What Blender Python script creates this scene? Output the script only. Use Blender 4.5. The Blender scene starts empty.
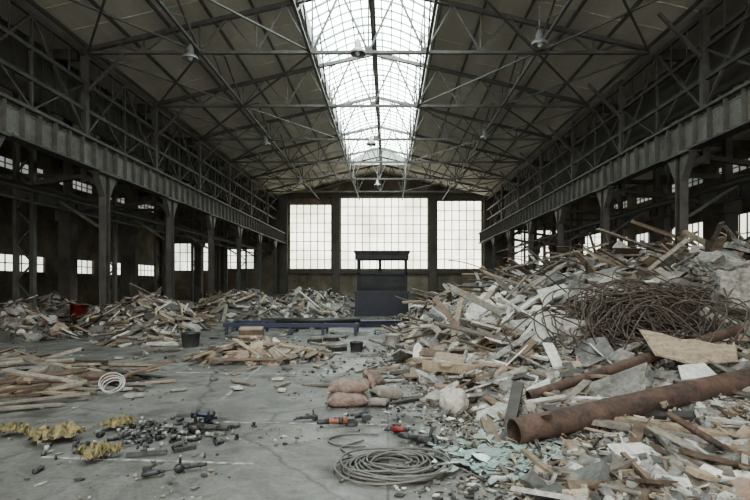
import bpy, bmesh, math, random
from mathutils import Vector, Matrix, Euler, noise, Quaternion
R = random.Random(7)
S = bpy.context.scene
C = S.collection

# ------------------------------------------------------------------ materials
def mat(name, c1, c2=None, scale=4.0, rough=.85, metal=0.0, bump=.25, isl=0.0, detail=6.0, c3=None, stretch=None, lo=.35, hi=.65, grime=0.0):
    m = bpy.data.materials.new(name); m.use_nodes = True
    nt = m.node_tree; N = nt.nodes; L = nt.links
    b = N['Principled BSDF']; b.inputs['Roughness'].default_value = rough; b.inputs['Metallic'].default_value = metal
    c2 = c2 or tuple(x*.7 for x in c1)
    tc = N.new('ShaderNodeTexCoord'); mp = N.new('ShaderNodeMapping')
    L.new(tc.outputs['Object'], mp.inputs['Vector'])
    if stretch: mp.inputs['Scale'].default_value = stretch
    nz = N.new('ShaderNodeTexNoise'); nz.inputs['Scale'].default_value = scale; nz.inputs['Detail'].default_value = detail
    nz.inputs['Roughness'].default_value = .65
    L.new(mp.outputs[0], nz.inputs['Vector'])
    cr = N.new('ShaderNodeValToRGB'); e = cr.color_ramp.elements
    e[0].position = lo; e[0].color = (*c1, 1); e[1].position = hi; e[1].color = (*c2, 1)
    if c3:
        x = cr.color_ramp.elements.new((lo+hi)/2); x.color = (*c3, 1)
    L.new(nz.outputs[0], cr.inputs[0])
    out = cr.outputs[0]
    if isl > 0:
        g = N.new('ShaderNodeNewGeometry'); mr = N.new('ShaderNodeMapRange')
        mr.inputs['To Min'].default_value = 1-isl; mr.inputs['To Max'].default_value = 1+isl
        L.new(g.outputs['Random Per Island'], mr.inputs['Value'])
        h = N.new('ShaderNodeHueSaturation'); L.new(mr.outputs[0], h.inputs['Value']); L.new(out, h.inputs['Color']); out = h.outputs[0]
    if grime > 0:
        n3 = N.new('ShaderNodeTexNoise'); n3.inputs['Scale'].default_value = 17; n3.inputs['Detail'].default_value = 6; n3.inputs['Roughness'].default_value = .7
        L.new(tc.outputs['Object'], n3.inputs['Vector'])
        r3 = N.new('ShaderNodeValToRGB'); r3.color_ramp.elements[0].position = .36; r3.color_ramp.elements[1].position = .56
        k = 1-grime; r3.color_ramp.elements[0].color = (k, k*.98, k*.95, 1); r3.color_ramp.elements[1].color = (1, 1, 1, 1)
        L.new(n3.outputs[0], r3.inputs[0])
        mm = N.new('ShaderNodeMix'); mm.data_type = 'RGBA'; mm.blend_type = 'MULTIPLY'; mm.inputs[0].default_value = 1
        L.new(out, mm.inputs[6]); L.new(r3.outputs[0], mm.inputs[7]); out = mm.outputs[2]
    L.new(out, b.inputs['Base Color'])
    if bump > 0:
        bp = N.new('ShaderNodeBump'); bp.inputs['Strength'].default_value = bump; bp.inputs['Distance'].default_value = .03
        n2 = N.new('ShaderNodeTexNoise'); n2.inputs['Scale'].default_value = scale*6; n2.inputs['Detail'].default_value = 4
        L.new(mp.outputs[0], n2.inputs['Vector']); L.new(n2.outputs[0], bp.inputs['Height']); L.new(bp.outputs[0], b.inputs['Normal'])
    return m

def glow(name, c1, c2, strength, scale=1.0, lo=.35, hi=.6):
    m = bpy.data.materials.new(name); m.use_nodes = True
    nt = m.node_tree; N = nt.nodes; L = nt.links
    b = N['Principled BSDF']; b.inputs['Base Color'].default_value = (.5, .5, .48, 1); b.inputs['Roughness'].default_value = .4
    tc = N.new('ShaderNodeTexCoord'); nz = N.new('ShaderNodeTexNoise'); nz.inputs['Scale'].default_value = scale; nz.inputs['Detail'].default_value = 5
    L.new(tc.outputs['Object'], nz.inputs['Vector'])
    cr = N.new('ShaderNodeValToRGB'); e = cr.color_ramp.elements
    e[0].position = lo; e[0].color = (*c1, 1); e[1].position = hi; e[1].color = (*c2, 1)
    L.new(nz.outputs[0], cr.inputs[0]); L.new(cr.outputs[0], b.inputs['Emission Color']); b.inputs['Emission Strength'].default_value = strength
    return m

m_steel_dk = mat('steel_dark_paint', (.062, .06, .054), (.115, .108, .095), 2, .6, bump=.1)
m_truss = mat('truss_paint', (.09, .088, .08), (.14, .133, .118), 3, .6, bump=.1)
m_girder = mat('girder_grey_paint', (.25, .25, .22), (.11, .108, .094), .9, .6, bump=.1, c3=(.20, .20, .175), grime=.35)
m_roof = mat('roof_sheet', (.64, .605, .53), (.45, .42, .36), .5, .8, bump=.05, stretch=(1, .15, 1))
m_wall = mat('wall_plaster_dirty', (.29, .25, .195), (.13, .115, .09), .7, .9, bump=.2)
m_wall_dk = mat('wall_sheet_dark', (.10, .094, .083), (.14, .133, .115), .6, .9, bump=.1)
m_conc = mat('concrete_column_grey', (.13, .118, .10), (.07, .068, .058), 1.3, .9)
m_sky = glow('skylight_glass', (.62, .76, .77), (.90, .98, .95), 4.4, .5)
m_win = glow('window_glass', (.66, .66, .50), (1, .975, .83), 1.25, .35)
m_win2 = glow('aisle_window_glass', (.55, .58, .50), (.95, .95, .84), .85, .35)
m_win3 = glow('clerestory_glass', (.15, .16, .15), (.34, .34, .31), .4, .35)
m_frame = mat('window_frame_paint', (.12, .12, .11), None, 3, .6)

PAL = {
 'white': mat('debris_plaster_white', (.58, .565, .53), (.37, .355, .325), 4, .9, isl=.25, grime=.35),
 'grey': mat('debris_concrete', (.33, .318, .292), (.18, .174, .158), 4, .95, isl=.4, bump=.6, grime=.4),
 'slate': mat('debris_slate', (.165, .162, .154), (.09, .089, .085), 4, .9, isl=.35, grime=.3),
 'tan': mat('debris_wood_tan', (.34, .28, .21), (.215, .17, .122), 6, .8, isl=.35, grime=.3),
 'brown': mat('debris_wood_brown', (.17, .122, .088), (.10, .073, .054), 6, .8, isl=.35, grime=.3),
 'old': mat('debris_wood_weathered', (.255, .23, .195), (.14, .124, .104), 6, .85, isl=.4, grime=.35),
 'dark': mat('debris_dark', (.03, .028, .026), (.06, .052, .045), 6, .7, isl=.3),
 'brick': mat('debris_brick', (.25, .16, .125), (.29, .235, .19), 7, .9, isl=.3, grime=.3),
 'rust': mat('debris_rust', (.13, .075, .05), (.07, .045, .033), 7, .8, isl=.3),
 'dust': mat('debris_dust', (.20, .192, .175), (.095, .091, .082), 3, 1, bump=.8, grime=.5),
}
PK = list(PAL.keys()); PM = list(PAL.values())

# ------------------------------------------------------------------ mesh builder
class MB:
    def __init__(s): s.v = []; s.f = []; s.m = []; s.sm = []
    def add(s, vs, fs, mi=0, smooth=False):
        o = len(s.v); s.v += [tuple(v) for v in vs]
        for f in fs: s.f.append([i+o for i in f]); s.m.append(mi); s.sm.append(smooth)
    def box(s, lo, hi, mi=0):
        x0, y0, z0 = lo; x1, y1, z1 = hi
        s.add([(x0,y0,z0),(x1,y0,z0),(x1,y1,z0),(x0,y1,z0),(x0,y0,z1),(x1,y0,z1),(x1,y1,z1),(x0,y1,z1)],
              [(0,3,2,1),(4,5,6,7),(0,1,5,4),(1,2,6,5),(2,3,7,6),(3,0,4,7)], mi)
    def mbox(s, M, sz, mi=0, jit=0.0):
        hx, hy, hz = sz[0]/2, sz[1]/2, sz[2]/2
        vs = []
        for z in (-hz, hz):
            for x, y in ((-hx,-hy),(hx,-hy),(hx,hy),(-hx,hy)):
                vs.append(M @ Vector((x + (R.uniform(-jit, jit) if jit else 0), y, z)))
        s.add(vs, [(0,3,2,1),(4,5,6,7),(0,1,5,4),(1,2,6,5),(2,3,7,6),(3,0,4,7)], mi)
    def plank(s, M, l, w, t, mi=0):
        if R.random() < .35: return s.mbox(M, (l, w, t), mi, .01)
        j = min(.14, l*.18); hw = w/2; bow = R.uniform(-.02, .02)*l
        right = [(l/2-R.random()*j, -hw), (l/2-R.random()*j*.6+j*.2, -hw*.35), (l/2-R.random()*j, hw*.1), (l/2-R.random()*j*.5, hw*.55), (l/2-R.random()*j, hw)]
        left = [(-l/2+R.random()*j, hw), (-l/2+R.random()*j, hw*.3), (-l/2+R.random()*j*.6-j*.2, -hw*.2), (-l/2+R.random()*j, -hw)]
        pts = [(0, -hw+bow)]+right+[(0, hw+bow)]+left
        s.prism(M, pts, t, mi, 1)
    def beam(s, p, q, w, h=None, mi=0):
        p = Vector(p); q = Vector(q); d = q-p; L = d.length
        if L < 1e-5: return
        h = h or w; x = d/L
        up = Vector((0,0,1)) if abs(x.z) < .95 else Vector((0,1,0))
        y = up.cross(x).normalized(); z = x.cross(y)
        M = Matrix((x, y, z)).transposed().to_4x4(); M.translation = (p+q)/2
        s.mbox(M, (L, w, h), mi)
    def lathe(s, M, prof, n=20, mi=0, smooth=True, cap=True):
        vs = []; fs = []
        for (x, r) in prof:
            for i in range(n):
                a = 2*math.pi*i/n; vs.append(M @ Vector((x, r*math.cos(a), r*math.sin(a))))
        for k in range(len(prof)-1):
            for i in range(n):
                j = (i+1) % n; fs.append((k*n+i, k*n+j, (k+1)*n+j, (k+1)*n+i))
        if cap:
            fs.append(tuple(range(n))[::-1]); fs.append(tuple((len(prof)-1)*n+i for i in range(n)))
        s.add(vs, fs, mi, smooth)
    def tube(s, p, q, r, n=12, mi=0):
        p = Vector(p); q = Vector(q); d = q-p
        M = d.to_track_quat('X', 'Z').to_matrix().to_4x4(); M.translation = p
        s.lathe(M, [(0, r), (d.length, r)], n, mi)
    def prism(s, M, poly, t, mi=0, k=.96):
        n = len(poly)
        vs = [M @ Vector((x, y, -t/2)) for x, y in poly] + [M @ Vector((x*k, y*k, t/2)) for x, y in poly]
        fs = [tuple(range(n))[::-1], tuple(range(n, 2*n))] + [(i, (i+1) % n, n+(i+1) % n, n+i) for i in range(n)]
        s.add(vs, fs, mi)
    def chunk(s, M, r, mi=0):
        t = (1+5**.5)/2
        b = [(-1,t,0),(1,t,0),(-1,-t,0),(1,-t,0),(0,-1,t),(0,1,t),(0,-1,-t),(0,1,-t),(t,0,-1),(t,0,1),(-t,0,-1),(-t,0,1)]
        sc = (R.uniform(.7,1.3), R.uniform(.6,1.1), R.uniform(.4,.9))
        vs = []
        for p in b:
            k = R.uniform(.75, 1.15)*r/1.9
            vs.append(M @ Vector((p[0]*k*sc[0], p[1]*k*sc[1], p[2]*k*sc[2])))
        s.add(vs, [(0,11,5),(0,5,1),(0,1,7),(0,7,10),(0,10,11),(1,5,9),(5,11,4),(11,10,2),(10,7,6),(7,1,8),
                   (3,9,4),(3,4,2),(3,2,6),(3,6,8),(3,8,9),(4,9,5),(2,4,11),(6,2,10),(8,6,7),(9,8,1)], mi)
    def done(s, name, mats, parent=None):
        me = bpy.data.meshes.new(name); me.from_pydata(s.v, [], s.f)
        for m in mats: me.materials.append(m)
        me.polygons.foreach_set('material_index', s.m); me.polygons.foreach_set('use_smooth', s.sm); me.update()
        o = bpy.data.objects.new(name, me); C.objects.link(o)
        if parent: o.parent = parent
        return o

def T(loc, rot=(0,0,0)):
    return Matrix.Translation(Vector(loc)) @ Euler([math.radians(a) for a in rot]).to_matrix().to_4x4()

def curve(name, splines, r, m, cyc=False):
    cu = bpy.data.curves.new(name, 'CURVE'); cu.dimensions = '3D'; cu.bevel_depth = r; cu.bevel_resolution = 2; cu.resolution_u = 3
    for pts in splines:
        sp = cu.splines.new('POLY'); sp.points.add(len(pts)-1)
        for i, p in enumerate(pts): sp.points[i].co = (*p, 1)
        sp.use_smooth = True
    cu.materials.append(m); o = bpy.data.objects.new(name, cu); C.objects.link(o); return o

# ------------------------------------------------------------------ camera
cam = bpy.data.cameras.new('camera'); co = bpy.data.objects.new('camera', cam); C.objects.link(co)
co.location = (0, 0, 1.6); co.rotation_euler = (math.pi/2, 0, 0)
cam.lens = 24.96; cam.sensor_width = 36; cam.shift_x = -13/750; cam.shift_y = 34/750; cam.clip_end = 300
S.camera = co

# ------------------------------------------------------------------ shell
XL, XR, YB, YF = -24.0, 23.0, -14.0, 55.0
XC = -.75
def roofz(x): return 13.4 - 2.6*abs(x-XC)/11.15

mf = bpy.data.materials.new('concrete_floor'); mf.use_nodes = True
nt = mf.node_tree; N = nt.nodes; L = nt.links; b = N['Principled BSDF']
tc = N.new('ShaderNodeTexCoord')
def nz(sc, det=6, ro=.6, dist=0):
    n = N.new('ShaderNodeTexNoise'); n.inputs['Scale'].default_value = sc; n.inputs['Detail'].default_value = det; n.inputs['Roughness'].default_value = ro
    n.inputs['Distortion'].default_value = dist; L.new(tc.outputs['Object'], n.inputs['Vector']); return n
def ramp(src, a, ca, bb, cb):
    r = N.new('ShaderNodeValToRGB'); e = r.color_ramp.elements; e[0].position = a; e[0].color = (*ca, 1); e[1].position = bb; e[1].color = (*cb, 1)
    L.new(src, r.inputs[0]); return r.outputs[0]
def mul(a, c, f=1.0):
    m = N.new('ShaderNodeMix'); m.data_type = 'RGBA'; m.blend_type = 'MULTIPLY'; m.inputs[0].default_value = f
    L.new(a, m.inputs[6]); L.new(c, m.inputs[7]); return m.outputs[2]
base = ramp(nz(.35, 8, .65, .6).outputs[0], .3, (.135, .131, .122), .7, (.225, .218, .202))
g1 = ramp(nz(1.7, 8, .7, 1.2).outputs[0], .36, (.6, .59, .58), .58, (1, 1, 1))
g2 = ramp(nz(22, 4, .7).outputs[0], .35, (.72, .71, .70), .6, (1.05, 1.05, 1.05))
g3 = ramp(nz(.9, 3, .5, 2.5).outputs[0], .32, (.48, .465, .44), .43, (1, 1, 1))
vo = N.new('ShaderNodeTexVoronoi'); vo.feature = 'DISTANCE_TO_EDGE'; vo.inputs['Scale'].default_value = .32
wn = nz(1.2, 5); mx = N.new('ShaderNodeMix'); mx.data_type = 'RGBA'; mx.inputs[0].default_value = .25
L.new(tc.outputs['Object'], mx.inputs[6]); L.new(wn.outputs['Color'], mx.inputs[7]); L.new(mx.outputs[2], vo.inputs['Vector'])
ck = ramp(vo.outputs['Distance'], .0, (.45, .45, .45), .006, (1, 1, 1))
br = N.new('ShaderNodeTexBrick'); br.inputs['Scale'].default_value = 1; br.inputs['Brick Width'].default_value = 4; br.inputs['Row Height'].default_value = 3
br.offset = 0; br.inputs['Mortar Size'].default_value = .012; br.inputs['Color1'].default_value = (1,1,1,1); br.inputs['Color2'].default_value = (.88,.88,.88,1); br.inputs['Mortar'].default_value = (.5,.5,.5,1)
L.new(tc.outputs['Object'], br.inputs['Vector'])
out = mul(mul(mul(mul(mul(base, g1), g2), g3), ck), br.outputs['Color'])
L.new(out, b.inputs['Base Color'])
rr = ramp(nz(.8, 5).outputs[0], .38, (.36, .36, .36), .6, (.78, .78, .78)); L.new(rr, b.inputs['Roughness'])
bp = N.new('ShaderNodeBump'); bp.inputs['Strength'].default_value = .4; bp.inputs['Distance'].default_value = .02
L.new(nz(9, 8, .7).outputs[0], bp.inputs['Height']); L.new(bp.outputs[0], b.inputs['Normal'])
mb = MB(); mb.box((XL-.3, YB, -.3), (XR+.3, YF+.3, 0)); mb.done('floor', [mf])

def wall(name, axis, c, thick, a0, a1, z0, z1, ops, m):
    mb = MB()
    def bx(u0, u1, w0, w1):
        if u1-u0 < .01 or w1-w0 < .01: return
        if axis == 'x': mb.box((u0, c, w0), (u1, c+thick, w1))
        else: mb.box((c, u0, w0), (c+thick, u1, w1))
    cur = a0
    for (u0, u1, zs) in sorted(ops):
        bx(cur, u0, z0, z1); zc = z0
        for (w0, w1) in sorted(zs): bx(u0, u1, zc, w0); zc = w1
        bx(u0, u1, zc, z1); cur = u1
    bx(cur, a1, z0, z1)
    return mb.done(name, [m])

wn_i = [0]
def window(axis, c, u0, u1, w0, w1, nx, nzv, glass):
    wn_i[0] += 1; mb = MB()
    def bx(a0, a1, z0, z1, d0, d1, mi):
        if axis == 'x': mb.box((a0, c+d0, z0), (a1, c+d1, z1), mi)
        else: mb.box((c+d0, a0, z0), (c+d1, a1, z1), mi)
    bx(u0, u1, w0, w1, .0, .02, 0)
    t = .04
    for i in range(nx+1):
        u = u0+(u1-u0)*i/nx; bx(u-t, u+t, w0, w1, -.06, .06, 1)
    for i in range(nzv+1):
        w = w0+(w1-w0)*i/nzv; bx(u0, u1, w-t*.8, w+t*.8, -.05, .05, 1)
    mb.done('window_%d' % wn_i[0], [glass, m_frame])

ew = [(-10.4, -6.0, 3.2, 10.0, 6, 7, m_win), (-5.0, 4.2, 3.2, 10.7, 12, 8, m_win), (5.2, 9.9, 3.2, 10.4, 6, 7, m_win),
      (-22.8, -19.0, 3.0, 5.9, 5, 3, m_win2), (-17.5, -14.2, 3.2, 5.3, 4, 3, m_win2),
      (13.4, 18.0, 3.6, 7.3, 6, 4, m_win2), (19.6, 22.7, 4.4, 7.3, 4, 4, m_win2)]
wall('wall_far', 'x', YF, .4, XL, XR, 0, 14.2, [(w[0], w[1], [(w[2], w[3])]) for w in ew], m_wall)
for w in ew: window('x', YF+.15, *w)
def side(name, c, th, low, hi, gl):
    ops = []; y = -10.0; ys = []
    while y < 52:
        ops.append((y, y+4.4, [low, hi])); ys.append(y); y += 6
    wall(name, 'y', c, th, YB, YF, 0, 10.9, ops, m_wall)
    for y in ys:
        window('y', c+th*.5, y, y+4.4, low[0], low[1], 6, 2, gl)
        window('y', c+th*.5, y, y+4.4, hi[0], hi[1], 6, 2, m_win3)
side('wall_left', XL, -.3, (2.4, 3.5), (8.9, 9.6), m_win2)
side('wall_right', XR, .3, (3.6, 6.2), (9.0, 9.7), m_win2)
wall('wall_back', 'x', YB-.3, .3, XL, XR, 0, 14.2, [(-11.0, 9.5, [(0.0, 12.0)]), (-22.5, -13.5, [(0, 7)]), (12.5, 21.5, [(0, 7)])], m_wall)  # unseen wall behind camera; openings added and enlarged to let sky light in

# roof
mb = MB()
def roofquad(x0, x1, z0, z1, y0, y1):
    mb.add([(x0,y0,z0),(x1,y0,z1),(x1,y1,z1),(x0,y1,z0),(x0,y0,z0+.12),(x1,y0,z1+.12),(x1,y1,z1+.12),(x0,y1,z0+.12)],
           [(0,3,2,1),(4,5,6,7),(0,1,5,4),(1,2,6,5),(2,3,7,6),(3,0,4,7)])
SK0, SK1, SKE = -3.5, 2.0, 48.5
EL, ER = XC-11.15, XC+11.15
roofquad(EL, SK0, roofz(EL), roofz(SK0), YB, YF); roofquad(SK1, ER, roofz(SK1), roofz(ER), YB, YF)
roofquad(SK0, XC, roofz(SK0), roofz(XC), SKE, YF); roofquad(XC, SK1, roofz(XC), roofz(SK1), SKE, YF)
roofquad(XL, EL, 10.75, 10.8, YB, YF); roofquad(ER, XR, 10.8, 10.75, YB, YF)
y = YB
while y < YF:
    for (a, c) in ((EL, SK0), (SK1, ER)):
        mb.beam((a, y, roofz(a)-.01), (c, y, roofz(c)-.01), .04, .04)
    y += 1.5
mb.done('ceiling', [m_roof])

# skylight barrel vault
mb = MB(); nA = 12; z0 = roofz(SK0)+.35
arc = []
for i in range(nA+1):
    t = i/nA; arc.append((SK0+(SK1-SK0)*t, z0+1.0*math.sin(math.pi*t)))
for i in range(nA):
    (xa, za), (xb, zb) = arc[i], arc[i+1]
    mb.add([(xa,YB,za),(xb,YB,zb),(xb,SKE,zb),(xa,SKE,za)], [(0,3,2,1)], 0)
mb.add([(x,SKE,z) for x, z in arc]+[(SK1,SKE,z0-.4),(SK0,SKE,z0-.4)], [tuple(range(nA+3))], 2)
m_bar = mat('glazing_bar', (.34, .36, .35), (.25, .26, .25), 3, .6)
y = YB
while y <= SKE+.01:
    big = (round((y-YB)/.75) % 4 == 0)
    for i in range(nA):
        mb.beam((arc[i][0], y, arc[i][1]-.04), (arc[i+1][0], y, arc[i+1][1]-.04), .10 if big else .055, .06, 1)
    y += .75
for i in range(0, nA+1, 1):
    mb.beam((arc[i][0], YB, arc[i][1]-.05), (arc[i][0], SKE, arc[i][1]-.05), .055, .045, 1)
for x in (SK0, SK1):
    mb.box((x-.06, YB, roofz(SK0)-.3), (x+.06, SKE, z0+.05), 2)
m_curb = mat('skylight_curb', (.36, .36, .34), (.26, .26, .24), 2, .6)
mb.done('skylight', [m_sky, m_bar, m_curb])

# ------------------------------------------------------------------ roof structure
mb = MB()
for side_ in ((EL+.3, SK0-.1), (SK1+.1, ER-.3)):
    n = 6
    for i in range(n):
        x = side_[0]+(side_[1]-side_[0])*i/(n-1)
        mb.beam((x, YB, roofz(x)-.10), (x, YF, roofz(x)-.10), .06, .13)
mb.done('roof_purlins', [m_truss])

TL, TR, ZB = EL+.35, ER-.35, 10.5
YT = [-10+6*i for i in range(11)]
npn = 10
def tb(i): return TL+(TR-TL)*i/npn
for y in YT:
    mb = MB()
    mb.beam((TL, y, ZB), (TR, y, ZB), .14, .11)
    mb.beam((TL, y, roofz(TL)-.28), (XC, y, 13.1), .16, .16); mb.beam((XC, y, 13.1), (TR, y, roofz(TR)-.28), .16, .16)
    for i in range(npn):
        x0, x1 = tb(i), tb(i+1); xm = (x0+x1)/2; zt = roofz(xm)-.28
        mb.beam((x0, y, ZB), (xm, y, zt), .07); mb.beam((x1, y, ZB), (xm, y, zt), .07)
        if i: mb.beam((x0, y, ZB), (x0, y, roofz(x0)-.28), .06)
        mb.box((x0-.14, y-.02, ZB-.05), (x0+.14, y+.02, ZB+.2))
    mb.done('roof_truss', [m_truss])
mb = MB()
for x in (tb(2), tb(4)-.1, tb(6)+.1, tb(8)):
    mb.beam((x, YB, ZB+.02), (x, YF, ZB+.02), .1)
    for a, c in zip(YT[:-1], YT[1:]):
        m_ = (a+c)/2
        mb.beam((x, a, ZB), (x, m_, roofz(x)-.2), .065); mb.beam((x, c, ZB), (x, m_, roofz(x)-.2), .065)
        mb.beam((x, (a+m_)/2, (ZB+roofz(x)-.2)/2), (x, m_, ZB), .05); mb.beam((x, (c+m_)/2, (ZB+roofz(x)-.2)/2), (x, m_, ZB), .05)
for k, (a, c) in enumerate(zip(YT[:-1], YT[1:])):
    for (p, q) in ((TL, tb(2)), (tb(8), TR)):
        mb.beam((p, a, ZB), (q, c, ZB), .065); mb.beam((q, a, ZB), (p, c, ZB), .065)
    for (p, q) in ((tb(2), tb(4)), (tb(6), tb(8))):
        if k % 2 == 0: mb.beam((p, a, ZB), (q, c, ZB), .06)
        else: mb.beam((q, a, ZB), (p, c, ZB), .06)
mb.beam((-.62, YB, 12.55), (-.62, 50, 12.55), .22, .26)
mb.beam((-.62, YB, 12.1), (-.62, 50, 12.1), .05)
mb.done('roof_bracing', [m_truss])

# ------------------------------------------------------------------ crane girders, columns, lattice walls
def girder(name, x, z0, z1, inner, mt, st=.75, fl=.42):
    mb = MB(); y = YB+.1
    mb.box((x-.02, YB+.1, z0), (x+.02, YF-.55, z1))
    mb.box((x-fl/2, YB+.1, z0-.03), (x+fl/2, YF-.55, z0+.03), 1); mb.box((x-fl/2, YB+.1, z1-.03), (x+fl/2, YF-.55, z1+.03), 1)
    mb.box((x-.04, YB+.1, z1+.03), (x+.04, YF-.55, z1+.15), 1)
    while y < YF-.7:
        mb.box((x-fl*.42, y, z0), (x+fl*.42, y+.03, z1), 2); y += st
    for z in (z0+.1, z1-.1):
        mb.box((x-.045, YB+.1, z-.07), (x+.045, YF-.55, z+.07))
    y = YB+.3
    while y < YF-.8 and fl > .4:
        for z in (z0+.1, z1-.1): mb.box((x-.06, y-.02, z-.02), (x+.06, y+.02, z+.02), 1)
        y += .25
    return mb.done(name, [mt, m_steel_dk, m_truss])
girder('crane_girder', -10.9, 5.85, 6.85, 1, m_girder)
girder('crane_girder', 9.6, 5.85, 6.85, -1, m_girder)
girder('aisle_crane_girder', -16, 5.3, 6.0, 1, m_steel_dk, 1.5, .3)
girder('aisle_crane_girder', 15, 5.3, 6.0, 1, m_steel_dk, 1.5, .3)

def column(x, y, sgn):
    mb = MB(); w = .15
    for s_ in (-1, 1): mb.box((x-.13, y+s_*w-.015, .35), (x+.13, y+s_*w+.015, 5.82))
    mb.box((x-.015, y-w, .35), (x+.015, y+w, 5.82))
    mb.box((x-.3, y-.3, .3), (x+.3, y+.3, .36)); mb.box((x-.42, y-.42, 0), (x+.42, y+.42, .3), 1)
    for s_ in (-1, 1):
        mb.add([(x-.12, y+s_*w, 4.9), (x+.12, y+s_*w, 4.9), (x+.12, y+s_*(w+.55), 5.8), (x-.12, y+s_*(w+.55), 5.8), (x-.12, y+s_*w, 5.8), (x+.12, y+s_*w, 5.8)],
               [(0,1,2,3), (0,3,4), (1,5,2), (3,2,5,4), (0,4,5,1)])
    mb.box((x-.25, y-.7, 5.76), (x+.25, y+.7, 5.82))
    xo = x-sgn*.75
    mb.box((xo-.11, y-.11, 5.5), (xo+.11, y+.11, 10.6)); mb.beam((x, y, 5.3), (xo, y, 5.75), .2)
    mb.beam((xo, y, 5.75), (x-sgn*5.1, y, 5.1), .16); mb.beam((x-sgn*.2, y, 3.8), (x-sgn*2.6, y, 5.35), .1)
    mb.beam((xo, y, 8.9), (xo+sgn*1.5, y, 10.45), .1)
    mb.done('steel_column', [m_steel_dk, m_conc])
    mb = MB(); xa, xb = x-sgn*2.75, x-sgn*3.4
    for q in (xa, xb): mb.box((q-.07, y-.1, 0), (q+.07, y+.1, 10.7))
    z = .3; k = 0
    while z < 10.0:
        mb.beam((xa if k % 2 else xb, y, z), (xb if k % 2 else xa, y, z+.7), .06); z += .7; k += 1
    mb.box((min(xa, xb)-.2, y-.3, 0), (max(xa, xb)+.2, y+.3, .25), 1)
    mb.done('laced_column', [m_steel_dk, m_conc])
YLc = [-10+6*i for i in range(11)]; YRc = [-13+6*i for i in range(12)][:12]
for y in YLc: column(-10.9, y, 1)
for y in YRc:
    if y < 53: column(9.6, y, -1)
def acol(x, y):
    mb = MB(); mb.box((x-.3, y-.3, .0), (x+.3, y+.3, 5.2)); mb.box((x-.4, y-.4, 4.7), (x+.4, y+.4, 5.25)); mb.box((x-.42, y-.42, 0), (x+.42, y+.42, .5))
    mb.box((x-.15, y-.15, 5.2), (x+.15, y+.15, 10.75))
    mb.done('concrete_column', [m_conc])
for y in YLc:
    if y > 0: acol(-16.0, y)
for y in YRc:
    if 0 < y < 54: acol(15.0, y)

def lattice(x, ys, sgn):
    mb = MB()
    for z in (7.3, 8.3, 9.3, 10.4): mb.beam((x, YB, z), (x, YF, z), .12, .14)
    for a, c in zip(ys[:-1], ys[1:]):
        m_ = (a+c)/2
        mb.beam((x, a, 7.3), (x, m_, 10.4), .09); mb.beam((x, c, 7.3), (x, m_, 10.4), .09)
        mb.beam((x, m_, 7.3), (x, m_, 10.4), .08)
        for k in range(1, 6):
            mb.beam((x, a+k, 9.3), (x, a+k, 10.4), .04)
        mb.beam((x, a, 9.3), (x, m_, 7.3), .06); mb.beam((x, c, 9.3), (x, m_, 7.3), .06)
    xw = x-sgn*.75
    mb.box((min(x, xw), YB, 6.95), (max(x, xw), YF, 7.0))
    for z in (7.5, 8.0): mb.beam((xw, YB, z), (xw, YF, z), .05)
    y = YB
    while y < YF: mb.beam((xw, y, 7.0), (xw, y, 8.0), .05); y += 1.5
    mb.done('lattice_wall_truss', [m_steel_dk])
    mb = MB(); xs = x-sgn*1.6
    mb.box((min(xs, xs-.05), YB+.01, 8.4), (max(xs, xs-.05), YF-.02, 10.72))
    y = YB+.1
    while y < YF-.2: mb.box((xs-.04, y, 8.4), (xs+.09, y+.1, 10.72)); y += .75
    mb.done('upper_sheeting', [m_wall_dk])
lattice(-11.65, YLc, 1); lattice(10.35, YRc, -1)

mb = MB()
for (x, z, r) in ((-12.5, 4.9, .09), (-12.6, 4.5, .05), (-13.35, 5.2, .1), (11.3, 4.9, .09), (12.2, 4.6, .07)):
    mb.tube((x, YB+.2, z), (x, YF-.1, z), r, 8)
mb.done('service_pipes', [m_steel_dk])
mb = MB()
for y in YLc:
    mb.beam((XL+.1, y, 10.2), (EL, y, 10.4), .2, .4); mb.beam((ER, y, 10.4), (XR-.1, y, 10.2), .2, .4)
    if y > 0:
        mb.beam((XL+.1, y, 7.0), (-16, y, 7.0), .12, .2); mb.beam((15, y, 7.0), (XR-.1, y, 7.0), .12, .2)
mb.done('aisle_roof_beams', [m_steel_dk])
mb = MB()
for x in (-11.0, -5.5, 4.7, 10.5): mb.box((x-.42, YF-.5, 0), (x+.42, YF-.02, 11.0))
mb.box((-11.4, YF-.35, 2.7), (10.9, YF-.02, 3.1))
mb.box((-11.4, YF-.4, 10.75), (10.9, YF-.02, 11.2))
mb.done('end_wall_pilasters', [m_wall_dk])
mb = MB()
for i in range(8):
    x = -10.2+i*.55; mb.box((x, YF-.12, .6), (x+.4, YF-.02, 2.5))
for i in range(7):
    x = 5.3+i*.62; mb.box((x, YF-.12, .6), (x+.5, YF-.02, 2.5))
mb.done('wall_panels', [m_wall])

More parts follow.
